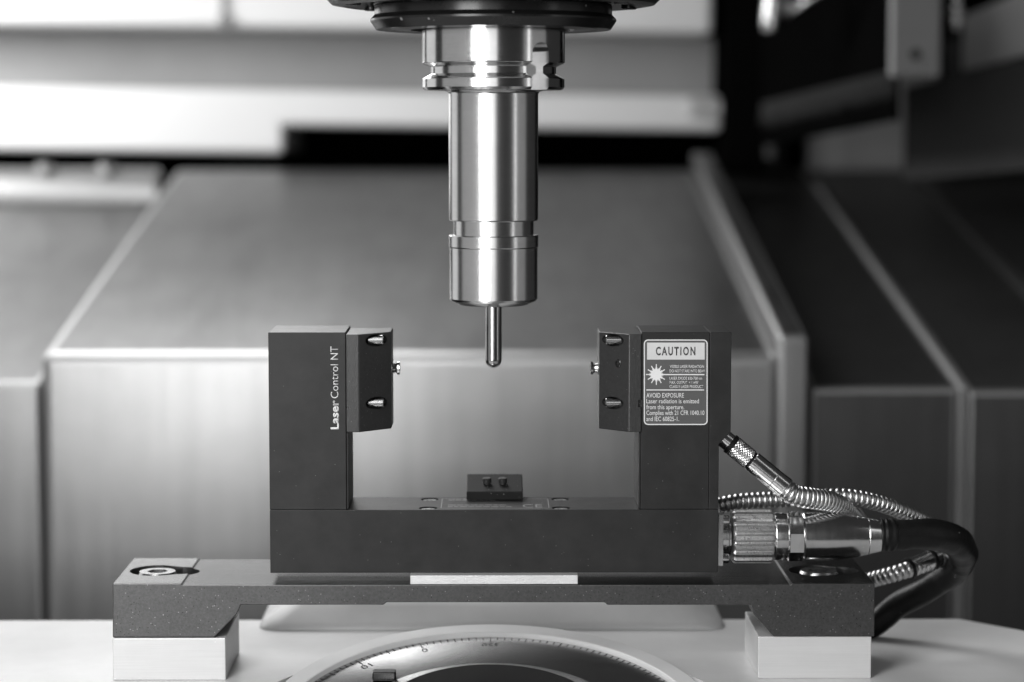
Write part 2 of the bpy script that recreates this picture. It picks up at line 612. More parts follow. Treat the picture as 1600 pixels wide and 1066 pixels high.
# the slanted carriage side at the top right: dark cover with a brush strip along its lower edge
car = thing('brush_curtain', 'black curtain with a fuzzy slanted brush edge behind the grey bracket', 'brush curtain', at(1300, 100, 0.95))
Ya, Yb = 1.0, 0.72
A0, A1 = at(1190, 172, Ya), at(1190, -80, Ya)
B0, B1 = at(1395, 122, Yb), at(1395, -80, Yb)
curtain = hexa([A0, B0, B0 + Vector((0.006, 0.012, 0)), A0 + Vector((0.006, 0.012, 0)),
                A1, Vector((B0.x, B0.y, A1.z)), Vector((B0.x + 0.006, B0.y + 0.012, A1.z)), A1 + Vector((0.006, 0.012, 0))])
obj('curtain_sheet', curtain, 'black', car)
dn = Vector((0.004, 0.016, -0.030))  # black strip below the curtain, added in place of its shade
obj('curtain_shade', hexa([A0 + dn, B0 + dn, B0 + dn + Vector((0.006, 0.012, 0)), A0 + dn + Vector((0.006, 0.012, 0)),
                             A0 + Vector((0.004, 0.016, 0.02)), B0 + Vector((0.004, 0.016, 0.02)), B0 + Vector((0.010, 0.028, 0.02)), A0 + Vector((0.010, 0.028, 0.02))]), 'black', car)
bm = bmesh.new()
nb = 900
for i in range(nb):
    t = i / nb
    p = A0.lerp(B0, t) + Vector((0, -0.003 - random.random() * 0.004, 0.006))
    ln = 0.014 + random.random() * 0.010
    dx, dy = random.uniform(-0.003, 0.003), random.uniform(-0.003, 0.003)
    w = 0.0005
    v = [bm.verts.new(p + Vector((-w, 0, 0))), bm.verts.new(p + Vector((w, 0, 0))), bm.verts.new(p + Vector((0, w, 0))),
         bm.verts.new(p + Vector((dx, dy, -ln)))]
    bm.faces.new((v[0], v[1], v[3])); bm.faces.new((v[1], v[2], v[3])); bm.faces.new((v[2], v[0], v[3])); bm.faces.new((v[0], v[1], v[2]))
o = obj('bristles', bm, 'brush', car)
o['kind'] = 'stuff'

# grey block bracket
br = thing('hanging_bracket', 'plain grey rectangular bracket hanging at the top right', 'bracket', at(1433, 60, 0.70))
a, b = at(1391, 122, 0.68), at(1474, -90, 0.68)
o = obj('bracket_plate', box(a.x, b.x, 0.68, 0.690, a.z, b.z, 0.003, 4), 'bracket', br, smooth=True)
q = at(1430, 85, 0.68)
obj('bracket_screw', lathe([(0.004, 0), (0.004, 0.0015), (0.002, 0.0018), (0.0, 0.001)], (q.x, 0.6795, q.z), (0, -1, 0), 16), 'wall_dark', br)

# slanted light grey side panel at the far top right
sp = thing('corner_panel', 'mid grey slanted panel in the top right picture corner', 'panel', at(1560, 60, 0.8))
pts = [at(1503, 112, 0.95), at(1700, 62, 0.70), at(1700, -120, 0.70), at(1503, -120, 0.95)]
off = Vector((0.004, 0.02, 0))
pts[2].z = pts[3].z = max(pts[2].z, pts[3].z)
obj('panel_sheet', hexa([pts[0], pts[1], pts[1] + off, pts[0] + off, Vector((pts[0].x, pts[0].y, pts[0].z + 0.045)), Vector((pts[1].x, pts[1].y, pts[1].z + 0.055)), Vector((pts[1].x, pts[1].y, pts[1].z + 0.055)) + off, Vector((pts[0].x, pts[0].y, pts[0].z + 0.045)) + off], 0.002), 'wall_grey', sp)
obj('lower_cover', hexa([pts[0] + Vector((-0.045, 0.01, -0.09)), pts[1] + Vector((0, 0.01, -0.09)), pts[1] + off + Vector((0, 0.01, -0.09)), pts[0] + off + Vector((-0.045, 0.01, -0.09)),
                         pts[0] + Vector((-0.045, 0.01, -0.012)), pts[1] + Vector((0, 0.01, -0.003)), pts[1] + off + Vector((0, 0.01, -0.003)), pts[0] + off + Vector((-0.045, 0.01, -0.012))], 0.002), 'wall_dark', sp)

# small bright fittings
ft = thing('pipe_fitting', 'small bright fitting with a slanted pipe left of the hanging grey bracket', 'fitting', at(1205, 10, 0.8))
obj('fitting_body', lathe([(0.006, -0.02), (0.0075, -0.012), (0.0075, 0.008), (0.005, 0.012), (0.004, 0.05), (0, 0.05)], at(1208, 8, 0.8), (0.1, 0, 1), 24), 'carbide', ft, smooth=True)
obj('fitting_nut', lathe([(0.008, 0), (0.0085, 0.002), (0.0085, 0.010), (0.008, 0.012)], at(1222, 16, 0.8), (0.7, 0, 0.5), 6), 'nickel', ft)
obj('slanted_pipe', sweep([at(1228, 24, 0.8), at(1262, 2, 0.78), at(1330, -40, 0.76)], lambda d, t: 0.0026, 30, 12), 'carbide', ft, smooth=True)
fg = thing('spray_nozzle', 'small rounded metal nozzle hanging between the grey bracket and the corner panel', 'nozzle', at(1493, 20, 0.8))
obj('nozzle_body', lathe([(0.0, -0.006), (0.004, -0.004), (0.0055, 0.004), (0.0055, 0.014), (0.004, 0.016), (0.005, 0.02), (0.005, 0.05), (0, 0.05)], at(1492, 38, 0.8), (0, 0, 1), 24), 'nickel', fg, smooth=True)
obj('nozzle_ring', lathe([(0.0058, 0.0), (0.0068, 0.001), (0.0068, 0.004), (0.0058, 0.005)], at(1492, 26, 0.8), (0, 0, 1), 24), 'nickel_rough', fg, smooth=True)

# ================================================================== MACHINE TABLE
tb = thing('machine_table', 'white machine table with a sunken tilted rotary disc, under the grey mounting plate', 'machine table', (0, 0, TABLE_Z - 0.05))
xl = at(-500, 975, 0.12).x
xr = at(1500, 978, 0.12).x
slab = prism_z([(xl, 0.12), (xr, 0.12), (xr + 0.07, 0.045), (xr + 0.07, -0.30), (xl, -0.30)], TABLE_Z - 0.05, TABLE_Z, 0.003, 3)
top = obj('table_top', slab, 'table', tb, smooth=True, angle=50)
# tilted rotary disc
TILT = math.radians(13)
DC = Vector((-0.0015, -0.0445, 0.0563))
nrm = Vector((0, -math.sin(TILT), math.cos(TILT)))
RD = 0.0960
cut(top, [lathe([(RD + 0.0012, -0.05), (RD + 0.0012, 0.08)], DC, nrm, 128)])
# raised hump behind the disc
H0 = at(390, 1003, 0.075)
hx0, hx1 = at(388, 1000, 0.09).x, at(1150, 1000, 0.09).x
tx0, tx1 = at(462, 935, 0.112).x, at(1062, 935, 0.112).x
zh = at(600, 925, 0.112).z
hump = hexa([(hx0, 0.088, TABLE_Z - 0.001), (hx1, 0.088, TABLE_Z - 0.001), (hx1, 0.18, TABLE_Z - 0.001), (hx0, 0.18, TABLE_Z - 0.001),
             (tx0, 0.108, zh), (tx1, 0.108, zh), (tx1, 0.17, zh), (tx0, 0.17, zh)], 0.008, 6)
obj('raised_hub', hump, 'table', tb, smooth=True, angle=60)

rt = thing('rotary_disc', 'round steel rotary disc with engraved degree marks and a pale outer ring, bottom centre', 'rotary table', DC)
ur = U(1, 0.07)
r_in = RD - 0.0085
obj('outer_ring', lathe([(RD, -0.02), (RD, -0.0006), (RD - 0.0006, 0.0), (r_in + 0.0004, 0.0), (r_in, -0.0004), (r_in, -0.02)], DC, nrm, 160, closed=True), 'table', rt, smooth=True, angle=40)
obj('disc_face', lathe([(0.0, -0.0022), (0.046, -0.0022), (r_in - 0.0008, -0.0022), (r_in - 0.0002, -0.0028), (r_in - 0.0002, -0.015), (0, -0.015)], DC, nrm, 160), 'rotary', rt, smooth=True, angle=30)
# central raised boss with a turned groove
rb = 0.0575
obj('centre_boss', lathe([(0, 0.0045), (rb - 0.012, 0.0045), (rb - 0.0115, 0.0044), (rb, -0.0006), (rb, -0.0021), (0, -0.0021)], DC, nrm, 160), 'rotary', rt, smooth=True, angle=30)
# degree marks and figures
ex, ey = Vector((1, 0, 0)), Vector((0, math.cos(TILT), math.sin(TILT)))


def on_disc(r, ang, h=0.0):       # ang from the far point, positive to the right
    return DC + nrm * h + ex * (r * math.sin(ang)) + ey * (r * math.cos(ang))


bm = bmesh.new()
DEG = 0.0375
for i in range(-28, 29):
    an = i * DEG
    ln = 0.0050 if i % 10 == 0 else (0.0036 if i % 5 == 0 else 0.0024)
    r1, r2, w = r_in - 0.0012, r_in - 0.0012 - ln, 0.00022
    ct = math.cos(an) * w, -math.sin(an) * w
    t = ex * (math.cos(an) * w) - ey * (math.sin(an) * w)
    h = -0.00215
    ps = [on_disc(r1, an, h) - t, on_disc(r1, an, h) + t, on_disc(r2, an, h) + t, on_disc(r2, an, h) - t]
    vs = [bm.verts.new(p) for p in ps] + [bm.verts.new(p + nrm * 0.00006) for p in ps]
    for f in ((4, 5, 6, 7), (0, 1, 5, 4), (1, 2, 6, 5), (2, 3, 7, 6), (3, 0, 4, 7)):
        bm.faces.new([vs[k] for k in f])
o = obj('degree_mark', bm, 'mark', rt)
o['kind'] = 'stuff'
for s, k in (('10', -2), ('0', -1), ('350', 0)):
    an = (k * 10) * DEG
    base = on_disc(r_in - 0.0105, an, -0.00215)
    cx = -(ex * math.cos(an) - ey * math.sin(an))      # figures read from the far side
    cy = -(ex * math.sin(an) + ey * math.cos(an))
    wd = 0.0026 * len(s)
    off = cy * -0.0035
    obj('engraved_figure', text_bm([(s, -wd / 2, wd / 2, 0, 0.0032)], lambda u, v, w, b=base + off, a1=cx, a2=cy: b + a1 * u + a2 * v + nrm * w), 'mark', rt)
# small dark block standing in for a notch at the edge of the boss
q = on_disc(0.066, -0.74, 0.002)
obj('notch_block', box(q.x - 0.006, q.x + 0.004, q.y - 0.006, q.y + 0.001, q.z - 0.005, q.z - 0.0012, 0.0006), 'spindle', rt)

# ------------------------------------------------------------------ risers
PF, PB = -0.006, 0.054             # front and back of the mounting plate
zr = at(260, 996.5, PF).z
riser_l = tag(obj('riser_block', box(at(176, 1000, PF).x, at(352.5, 1000, PF).x, PF - 0.0006, 0.0475, TABLE_Z, zr - 0.0001, 0.0004), 'riser'),
              'bright white riser block under the left foot of the mounting plate', 'riser block', 'riser blocks')
riser_r = tag(obj('riser_block', box(at(1185, 1000, PF).x, at(1362, 1000, PF).x, PF + 0.0006, 0.0475, TABLE_Z, zr - 0.0001, 0.0004), 'riser'),
              'light grey riser block under the right foot of the mounting plate', 'riser block', 'riser blocks')

# ------------------------------------------------------------------ mounting plate
mp = thing('mounting_plate', 'grey steel bridge plate with two feet carrying the dark laser unit', 'mounting plate', (0, PF, zr))


def pl(x, y):
    p = at(x, y, PF)
    return (p.x, p.z)


outl = [(176, 912), (283, 912), (285, 914), (1235, 914), (1237, 912), (1367, 912), (1366, 995), (1209, 995), (1177, 960), (1173, 945.5), (949, 945.5),
        (944, 941.5), (604, 941.5), (599, 945.5), (376, 945.5), (370, 960), (335, 996), (176, 996)]
body = obj('plate_body', prism_y([pl(*p) for p in outl], PF, PB, 0.0004, 2), 'plate', mp)
body.data.materials.append(M['plate_top'])
body.data.materials.append(M['plate_mid'])
ztop = pl(200, 912)[1]
zmid = pl(400, 914)[1]
# counterbored slots
SY = 0.024
slots = []
for xa, xb, name in ((203, 312, 'l'), (1232, 1341, 'r')):
    x0, x1 = at(xa, 889, SY).x, at(xb, 889, SY).x
    r = 0.0128
    pts = []
    for k in range(25):
        t = PI / 2 + PI * k / 24
        pts.append((x0 + r + r * math.cos(t), SY + r * math.sin(t)))
    r2 = 0.0085
    for k in range(25):
        t = -PI / 2 + PI * k / 24
        pts.append((x1 - r2 + r2 * math.cos(t), SY + r2 * math.sin(t)))
    slots.append(prism_z(pts, ztop - 0.0105, ztop + 0.01))
cut(body, slots)
for p in body.data.polygons:
    if p.normal.z > 0.95 and p.center.z > zmid - 0.001:
        p.material_index = 1 if p.center.z > (zmid + ztop) / 2 else 2
# cap screws in the slots
for xs_, lab in ((246, 'l'), (1279, 'r')):
    q = at(xs_, 889, SY)
    c = Vector((q.x, SY, ztop - 0.0104))
    if lab == 'l':
        t = thing('cap_screw', 'socket head cap screw sunk in the slot at the left end of the mounting plate', 'screw', c, 'mounting plate cap screws')
    else:
        t = thing('cap_screw', 'socket head cap screw sunk in the slot under the round connector at the right', 'screw', c, 'mounting plate cap screws')
    obj('washer', lathe([(0.0115, 0.0), (0.0115, 0.0020), (0.0095, 0.0023), (0.0, 0.0023)], c, (0, 0, 1), 48), 'spindle', t, smooth=True)
    hd = obj('screw_head', lathe([(0.0082, 0.0024), (0.0085, 0.003), (0.0085, 0.0090), (0.0078, 0.0101), (0.0, 0.0101)], c, (0, 0, 1), 64), 'nickel', t, smooth=True)
    cut(hd, [lathe([(0.0047, 0.0055), (0.0047, 0.02)], c, (0, 0, 1), 6)])

# ================================================================== LASER UNIT
XL, XR = at(421.5, 798, 0).x, at(1122.5, 798, 0).x
ZT = at(480, 519.5, 0).z
ZS = at(480, 797, 0).z
ZB = at(480, 895.5, 0).z
DEP = 0.0350
lu = thing('laser_gauge', 'dark anodised fork shaped laser measuring unit with two facing sensor heads', 'laser unit', (0, 0, ZB))
e = 0.00025
bar = obj('base_bar', box(XL, XR, 0, DEP, ZB, ZS, e), 'anodised', lu)
XLi = at(541.5, 798, 0).x
XRi = at(1001, 798, 0).x
XRm = at(1107, 798, 0).x
armL = obj('arm', box(XL, XLi, 0.00005, DEP - 0.0002, ZS + 0.00012, ZT, e), 'anodised', lu)
armR = obj('arm', box(XRi, XRm, 0.00005, DEP - 0.0002, ZS + 0.00012, ZT, e), 'anodised', lu)


def p0(x, y):
    p = at(x, y, 0)
    return (p.x, p.z)


xo = at(1143, 530, 0).x
side = obj('side_module', prism_y([(XRm + 0.0001, ZS + 0.00012), (XR, ZS + 0.00012), (XR, at(1123, 694, 0).z), (xo, at(1143, 676, 0).z),
                                   (xo, ZT - 0.0001), (XRm + 0.0001, ZT - 0.0001)], 0.0001, DEP - 0.0003, e), 'anodised', lu)
# counterbored screws in the bar top
cutters = []
spots = [(669, 0.0046), (876.5, 0.0046), (671.5, 0.0290), (875, 0.0290)]
for x, Y in spots:
    cutters.append(lathe([(0.0040, -0.0035), (0.0040, 0.01)], (at(x, 790, Y).x, Y, ZS), (0, 0, 1), 40))
cut(bar, cutters)
for x, Y in spots:
    c = (at(x, 790, Y).x, Y, ZS - 0.0034)
    o = obj('bar_screw', lathe([(0.0032, 0.0), (0.0033, 0.0004), (0.0033, 0.0024), (0.0030, 0.0029), (0.0, 0.0029)], c, (0, 0, 1), 40), 'nickel_rough', lu, smooth=True)
    cut(o, [lathe([(0.0017, 0.001), (0.0017, 0.01)], c, (0, 0, 1), 6)])


def head(sgn, name):
    """sensor head with 45 degree face, two scooped pockets, screws, nozzle; sgn -1 = left arm, +1 = right arm"""
    s = -sgn                        # direction in which the head points
    x0 = (XLi + 0.00015) if sgn < 0 else (XRi - 0.00015) + 0.0002
    f = 0.0056 if sgn < 0 else 0.0054
    ln = 0.0187 if sgn < 0 else 0.0175
    zt = at(550, 522.5, 0).z
    zb = at(550, 675.5, 0).z
    yf = -0.0008
    pts = [(x0, yf), (x0 + s * f, yf), (x0 + s * ln, yf + (ln - f) * 0.98), (x0 + s * ln, 0.0318), (x0, 0.0318)]
    o = obj(name, prism_z(pts, zb, zt, 0.0004, 2), 'anodised_head', lu)
    cs = []
    zc = [at(587, 531.5, 0.007).z, at(587, 629.5, 0.007).z]
    xc = x0 + s * (f + (ln - f) * 0.52)
    yc = yf + (ln - f) * 0.52 + 0.0002
    for z in zc:
        m = Matrix.Translation((xc, yc, z)) @ Matrix.Rotation(s * math.radians(44), 4, 'Z') @ Matrix.Diagonal((0.0062, 0.0032, 0.0027, 1))
        b = bmesh.new()
        bmesh.ops.create_uvsphere(b, u_segments=40, v_segments=24, radius=1, matrix=m)
        cs.append(b)
    # small slot at the joint with the arm
    zs = at(550, 631, 0).z
    cs.append(box(min(x0 - s * 0.001, x0 + s * 0.0014), max(x0 - s * 0.001, x0 + s * 0.0014), yf - 0.002, yf + 0.002, zs - 0.0016, zs + 0.0016))
    cut(o, cs)
    for z in zc:
        d = Vector((s, 0.98, 0)).normalized()
        c = Vector((xc, yc + 0.0012, z)) - Vector((s, 0, 0)) * 0.0036
        obj('pocket_screw', lathe([(0, 0), (0.0018, 0.0), (0.00215, 0.0004), (0.00215, 0.0064), (0.0018, 0.0068), (0, 0.0068)], c, (s, 0, 0), 32), 'carbide', lu, smooth=True)
    # air nozzle facing the other head
    q = at(615 if sgn < 0 else 932, 575.5, 0.016)
    c = Vector((x0 + s * (ln - 0.0002), 0.0165, q.z))
    obj('beam_nozzle', lathe([(0.0029, 0), (0.0029, 0.0004), (0.0022, 0.0006), (0.0019, 0.0018), (0.0022, 0.0024), (0.0028, 0.0026),
                              (0.0029, 0.0036), (0.0020, 0.0038), (0.0014, 0.0034), (0.0, 0.0030)], c, (s, 0, 0), 40), 'carbide', lu, smooth=True)
    # edge line where arm and head meet on top
    if sgn > 0:
        q = Vector((x0 + s * (f + (ln - f) * 0.36), 0, at(966, 567.5, 0.004).z))
        y = yf + (ln - f) * 0.98 * 0.36
        n = Vector((s * 0.98, -1, 0)).normalized()
        o2 = obj('set_screw', lathe([(0.0017, -0.0005), (0.0018, 0.0002), (0.0014, 0.0005), (0.0, 0.0005)], (q.x, y, q.z), n, 24), 'spindle', lu, smooth=True)
        cut(o2, [lathe([(0.0009, -0.001), (0.0009, 0.002)], (q.x, y, q.z), n, 6)])
    return o


head(-1, 'sensor_head')
head(1, 'sensor_head')
# inner cover strips on the arm flanks below the heads
obj('flank_strip', box(XLi + 0.00005, XLi + 0.0009, 0.0008, DEP - 0.0006, ZS + 0.0003, at(550, 677, 0).z, 0.0002), 'anodised', lu)
obj('flank_strip', box(XRi - 0.0009, XRi - 0.00005, 0.0008, DEP - 0.0006, ZS + 0.0003, at(550, 677, 0).z, 0.0002), 'anodised', lu)

# product lettering, reads upward
c0 = at(529, 671, 0)
FY = -0.00001


def up_plane(u, v, w):             # u runs up, v runs to the left
    return Vector((c0.x - v, FY - w, c0.z + u))


def up(y):
    return at(529, y, 0).z - c0.z


hcap = U(12.2)
obj('lettering', text_bm([('Laser', 0, up(625.5), 0, hcap)], up_plane, bold=0.028), 'ink', lu)['label'] = 'bold white lettering'
obj('lettering', text_bm([('Control', up(622.5), up(569.5), 0, hcap)], up_plane, bold=-0.006), 'ink', lu)['label'] = 'thin white lettering'
obj('lettering', text_bm([('NT', up(562), up(541.5), 0, hcap)], up_plane, bold=-0.004), 'ink', lu)['label'] = 'thin white capital letters'


# warning label on the right arm
def fr(x, y, w=0.0):
    p = at(x, y, 0)
    return Vector((p.x, FY - w, p.z))


def rrect(x0, x1, y0, y1, r, n=8):
    pts = []
    for cx, cy, a0 in ((x1 - r, y0 + r, -90), (x1 - r, y1 - r, 0), (x0 + r, y1 - r, 90), (x0 + r, y0 + r, 180)):
        for k in range(n + 1):
            t = math.radians(a0 + 90 * k / n)
            pts.append((cx + r * math.cos(t), cy + r * math.sin(t)))
    return pts


def slabp(pts, w0, w1):
    bm = bmesh.new()
    a = [bm.verts.new(fr(x, y, w1)) for x, y in pts]
    b = [bm.verts.new(fr(x, y, w0)) for x, y in pts]
    bm.faces.new(a)
    for i in range(len(pts)):
        j = (i + 1) % len(pts)
        bm.faces.new((a[i], a[j], b[j], b[i]))
    return bm


LX0, LX1, LY0, LY1 = 1005.6, 1106, 530.3, 664.5
lab = obj('warning_label', slabp(rrect(LX0, LX1, LY0, LY1, 7), -0.0001, 0.00006), 'label_ground', lu)
oa, ob = rrect(LX0 + 0.4, LX1 - 0.4, LY0 + 0.4, LY1 - 0.4, 6.6), rrect(LX0 + 2.0, LX1 - 2.0, LY0 + 2.0, LY1 - 2.0, 5.2)
bm = bmesh.new()
va = [bm.verts.new(fr(x, y, 0.00012)) for x, y in oa]
vb = [bm.verts.new(fr(x, y, 0.00012)) for x, y in ob]
vc = [bm.verts.new(fr(x, y, 0.00002)) for x, y in oa]
vd = [bm.verts.new(fr(x, y, 0.00002)) for x, y in ob]
for i in range(len(oa)):
    j = (i + 1) % len(oa)
    bm.faces.new((va[i], va[j], vb[j], vb[i]))
    bm.faces.new((va[i], va[j], vc[j], vc[i]))
    bm.faces.new((vb[i], vb[j], vd[j], vd[i]))
obj('label_border', bm, 'ink', lab)
obj('caution_box', slabp([(1011, 535.5), (1101, 535.5), (1101, 562), (1011, 562)], 0.00002, 0.00012), 'label_box', lab)
obj('label_rule', slabp([(1034, 584.6), (1100.5, 584.6), (1100.5, 586.3), (1034, 586.3)], 0.00002, 0.00012), 'ink', lab)
obj('label_rule', slabp([(1010, 608.7), (1100, 608.7), (1100, 610.2), (1010, 610.2)], 0.00002, 0.00012), 'ink', lab)
sun = [slabp([(1025.5 + 8.6 * math.cos(2 * PI * k / 32), 585.3 + 8.6 * math.sin(2 * PI * k / 32)) for k in range(32)], 0.00002, 0.00012)]
for k in range(12):
    t = 2 * PI * k / 12
    r0, r1, w = 8.0, (15.3 if k % 3 else 16.2), 0.75
    c, s_ = math.cos(t), math.sin(t)
    sun.append(slabp([(1025.5 + r0 * c - w * s_, 585.3 + r0 * s_ + w * c), (1025.5 + r1 * c - w * s_, 585.3 + r1 * s_ + w * c),
                      (1025.5 + r1 * c + w * s_, 585.3 + r1 * s_ - w * c), (1025.5 + r0 * c + w * s_, 585.3 + r0 * s_ - w * c)], 0.00002, 0.00013))
for k in range(24):
    t = 2 * PI * (k + 0.5) / 24
    r0, r1, w = 8.0, 10.8, 0.4
    c, s_ = math.cos(t), math.sin(t)
    sun.append(slabp([(1025.5 + r0 * c - w * s_, 585.3 + r0 * s_ + w * c), (1025.5 + r1 * c - w * s_, 585.3 + r1 * s_ + w * c),
                      (1025.5 + r1 * c + w * s_, 585.3 + r1 * s_ - w * c), (1025.5 + r0 * c + w * s_, 585.3 + r0 * s_ - w * c)], 0.00002, 0.00011))
obj('sunburst_symbol', join(sun), 'ink', lab)
_org = at(1005, 664, 0)


def lp(u, v, w):                   # u, v in photo pixels on the label
    return fr(u, v, w * 1.0 + 0.00004)


def label_text(s, x0, x1, base, cap, m='ink', bold=0.0, w=0.0, spacing=1.0):
    bm = text_bm([(s, x0, x1, -base, cap)], lambda u, v, q: fr(u, -v, q + 0.00007 + w), bold=bold, spacing=spacing)
    obj('label_text', bm, m, lab)


label_text('CAUTION', 1024.7, 1086.5, 554.8, 12.6, 'label_dark', 0.030, 0.00006, 1.35)
label_text('VISIBLE LASER RADIATION', 1046.7, 1100, 575.0, 4.6, bold=0.006)
label_text('DO NOT STARE INTO BEAM', 1046.3, 1101.5, 582.0, 4.6, bold=0.006)
label_text('LASER DIODE 630-700 nm', 1046.3, 1097, 593.4, 4.6, bold=0.006)
label_text('MAX. OUTPUT  < 1 mW', 1046.3, 1091, 599.9, 4.6, bold=0.006)
label_text('CLASS II LASER PRODUCT', 1046.3, 1099, 606.4, 4.6, bold=0.006)
label_text('AVOID EXPOSURE', 1010, 1068.5, 621.3, 7.2)
label_text('Laser radiation is emitted', 1010, 1092, 630.2, 7.0)
label_text('from this aperture.', 1010, 1069, 639.5, 7.0)
label_text('Complies with 21 CFR 1040.10', 1010, 1100.5, 648.5, 7.0)
label_text('and IEC 60825-1.', 1010, 1061, 658.0, 7.0)

# engraved type plate on the bar top with the CE mark
tp0, tp1 = at(689, 790, 0.012).x, at(858, 790, 0.012).x
zz = ZS + 0.00004
parts = []
for (a0, a1, b0, b1) in ((tp0, tp1, 0.0038, 0.0043), (tp0, tp1, 0.0300, 0.0306), (tp0, tp0 + 0.0004, 0.0038, 0.0306), (tp1 - 0.0004, tp1, 0.0038, 0.0306)):
    parts.append(box(a0, a1, b0, b1, ZS - 0.0001, zz))
obj('plate_frame', join(parts), 'faint_ink', lu)


def flat(u, v, w):
    return Vector((u, v, ZS + w - 0.00002))


cw = tp1 - tp0
obj('ce_mark', text_bm([('CE', tp1 - 0.0115, tp1 - 0.003, 0.0060, 0.0085)], flat), 'faint_ink', lu)
bars = []
for y0, segs_ in ((0.0075, 9), (0.0120, 8), (0.0260, 7)):
    x = tp0 + 0.003
    for k in range(segs_):
        wd = random.uniform(0.0015, 0.0036)
        if x + wd < tp1 - 0.014:
            bars.append(box(x, x + wd, y0, y0 + 0.0013, ZS - 0.0001, zz))
        x += wd + 0.0006
o = obj('engraved_line', join(bars), 'faint_ink', lu)
o['kind'] = 'stuff'

# air block behind the bar
q0, q1 = at(729, 782, 0.0255), at(817, 782, 0.0255)
zb1 = at(760, 768.5, 0.0255).z
zb2 = at(760, 740.5, 0.050).z
ab = prism_y([(0, 0), (1, 0), (1, 1)], 0, 1)
ab.free()
bm = hexa([(q0.x, 0.0255, ZS + 0.0001), (q1.x, 0.0255, ZS + 0.0001), (q1.x, 0.050, ZS + 0.0001), (q0.x, 0.050, ZS + 0.0001),
           (q0.x, 0.0255, zb1), (q1.x, 0.0255, zb1), (q1.x, 0.050, zb2), (q0.x, 0.050, zb2)], 0.0004, 2)
ablk = obj('air_block', bm, 'block_black', lu)
for x in (761, 785.5):
    q = at(x, 756, 0.036)
    o = obj('block_screw', lathe([(0.0014, 0), (0.0014, 0.0006), (0.0019, 0.0007), (0.0019, 0.0026), (0.0016, 0.0029), (0, 0.0029)], (q.x, 0.036, zb1 + (zb2 - zb1) * 0.40), (0, -0.1, 1), 32), 'anodised_head', ablk, smooth=True)

# socket flange on the right flank
CY = 0.0165
CZ = at(1200, 838, CY).z
fx = XR + 0.0001
zf0, zf1 = at(1125, 884.5, 0.002).z, at(1125, 804, 0.002).z
fl = obj('socket_flange', box(fx, fx + U(8.5), 0.0015, 0.0335, zf0, zf1, 0.0002), 'nickel', lu)
fl['label'] = 'flat square connector flange in plain metal'
for dz, dy in ((zf1 - 0.0030, 0.0050), (zf0 + 0.0028, 0.0050), (zf1 - 0.0030, 0.0300), (zf0 + 0.0028, 0.0300)):
    o = obj('flange_screw', lathe([(0.0021, 0), (0.0021, 0.0024), (0.0019, 0.0027), (0, 0.0027)], (fx + U(8.5), dy, dz), (1, 0, 0), 32), 'nickel', lu, smooth=True)
obj('socket_barrel', lathe([(0.0088, 0), (0.0088, 0.0030), (0.0085, 0.0034), (0.0085, 0.0042), (0, 0.0042)], (fx + U(8.5), CY, CZ), (1, 0, 0), 64), 'nickel', lu, smooth=True)

# shim strip under the bar
shim = tag(obj('shim_strip', box(at(641, 905, PF).x, at(903, 905, PF).x, PF + 0.0001, DEP, zmid + 0.00003, ZB - 0.00003, 0.0003), 'shim'),
           'pale flat spacer strip between the laser unit and the mounting plate', 'spacer')

# ================================================================== CONNECTOR AND CABLES
pc = thing('plug_cable', 'round metal plug with fluted nut and thick black cable curling behind the plate', 'cable', (fx + U(20), CY, CZ))


def X1(x):
    return at(x, 838, CY).x


x0 = X1(1143)


def flutes(t, i):
    k = (t * 17 / (2 * PI)) % 1.0
    d = abs(k - 0.5) * 2           # 1 at ridge centre, 0 in groove
    return 1 - 0.125 * max(0, 1 - (d / 0.55) ** 2) ** 0.6 if i not in (0, 3) else 0.96


R = U(42.5, CY)
obj('fluted_nut', lathe([(R * 0.90, 0), (R * 0.97, 0.0006), (R, 0.0012), (R, X1(1203) - x0), (R * 0.97, X1(1205.5) - x0), (R * 0.84, X1(1207) - x0)], (x0, CY, CZ), (1, 0, 0), 360,
                        rfun=lambda t, i: (flutes(t, 1) if 0 < i < 5 else 1.0)), 'nickel_rough', pc, smooth=True, angle=30)
R = U(37.5, CY)
obj('plug_ring', lathe([(R * 0.9, X1(1206) - x0), (R * 0.9, X1(1209) - x0), (R * 0.985, X1(1209.5) - x0), (R, X1(1211) - x0), (R, X1(1228) - x0), (R * 0.95, X1(1230) - x0), (R * 0.9, X1(1230.3) - x0)],
                       (x0, CY, CZ), (1, 0, 0), 96), 'nickel', pc, smooth=True)
R = U(39.5, CY)
obj('hex_collar', lathe([(R * 0.9, X1(1229) - x0), (R, X1(1231) - x0), (R, X1(1252) - x0), (R * 0.93, X1(1253.5) - x0)], (x0, CY, CZ), (1, 0, 0), 8, phase=math.radians(22.5 + 8)), 'nickel', pc)
R = U(38, CY)
obj('plug_body', lathe([(R * 0.95, X1(1252.5) - x0), (R, X1(1255) - x0), (R, X1(1290) - x0), (R * 0.95, X1(1318) - x0), (R * 0.86, X1(1341) - x0), (R * 0.79, X1(1354) - x0), (R * 0.77, X1(1355) - x0),
                        (R * 0.78, X1(1356) - x0), (R * 0.63, X1(1378) - x0), (R * 0.5, X1(1379) - x0)], (x0, CY, CZ), (1, 0, 0), 96), 'nickel', pc, smooth=True, angle=25)
# black cable
rc_ = U(23.5, 0.02)
rnd = [random.uniform(-1, 1) for _ in range(400)]


def crad(d, t):
    k = d / 0.0035
    i = int(k)
    w = rnd[i] * (1 - (k - i)) + rnd[i + 1] * (k - i)
    return rc_ * (1 + 0.035 * w + 0.02 * math.sin(3 * t + d * 260)) * (1.0 + 0.06 * min(1, d / 0.03) - 0.16 * min(1, max(0, (d - 0.045) / 0.02)))


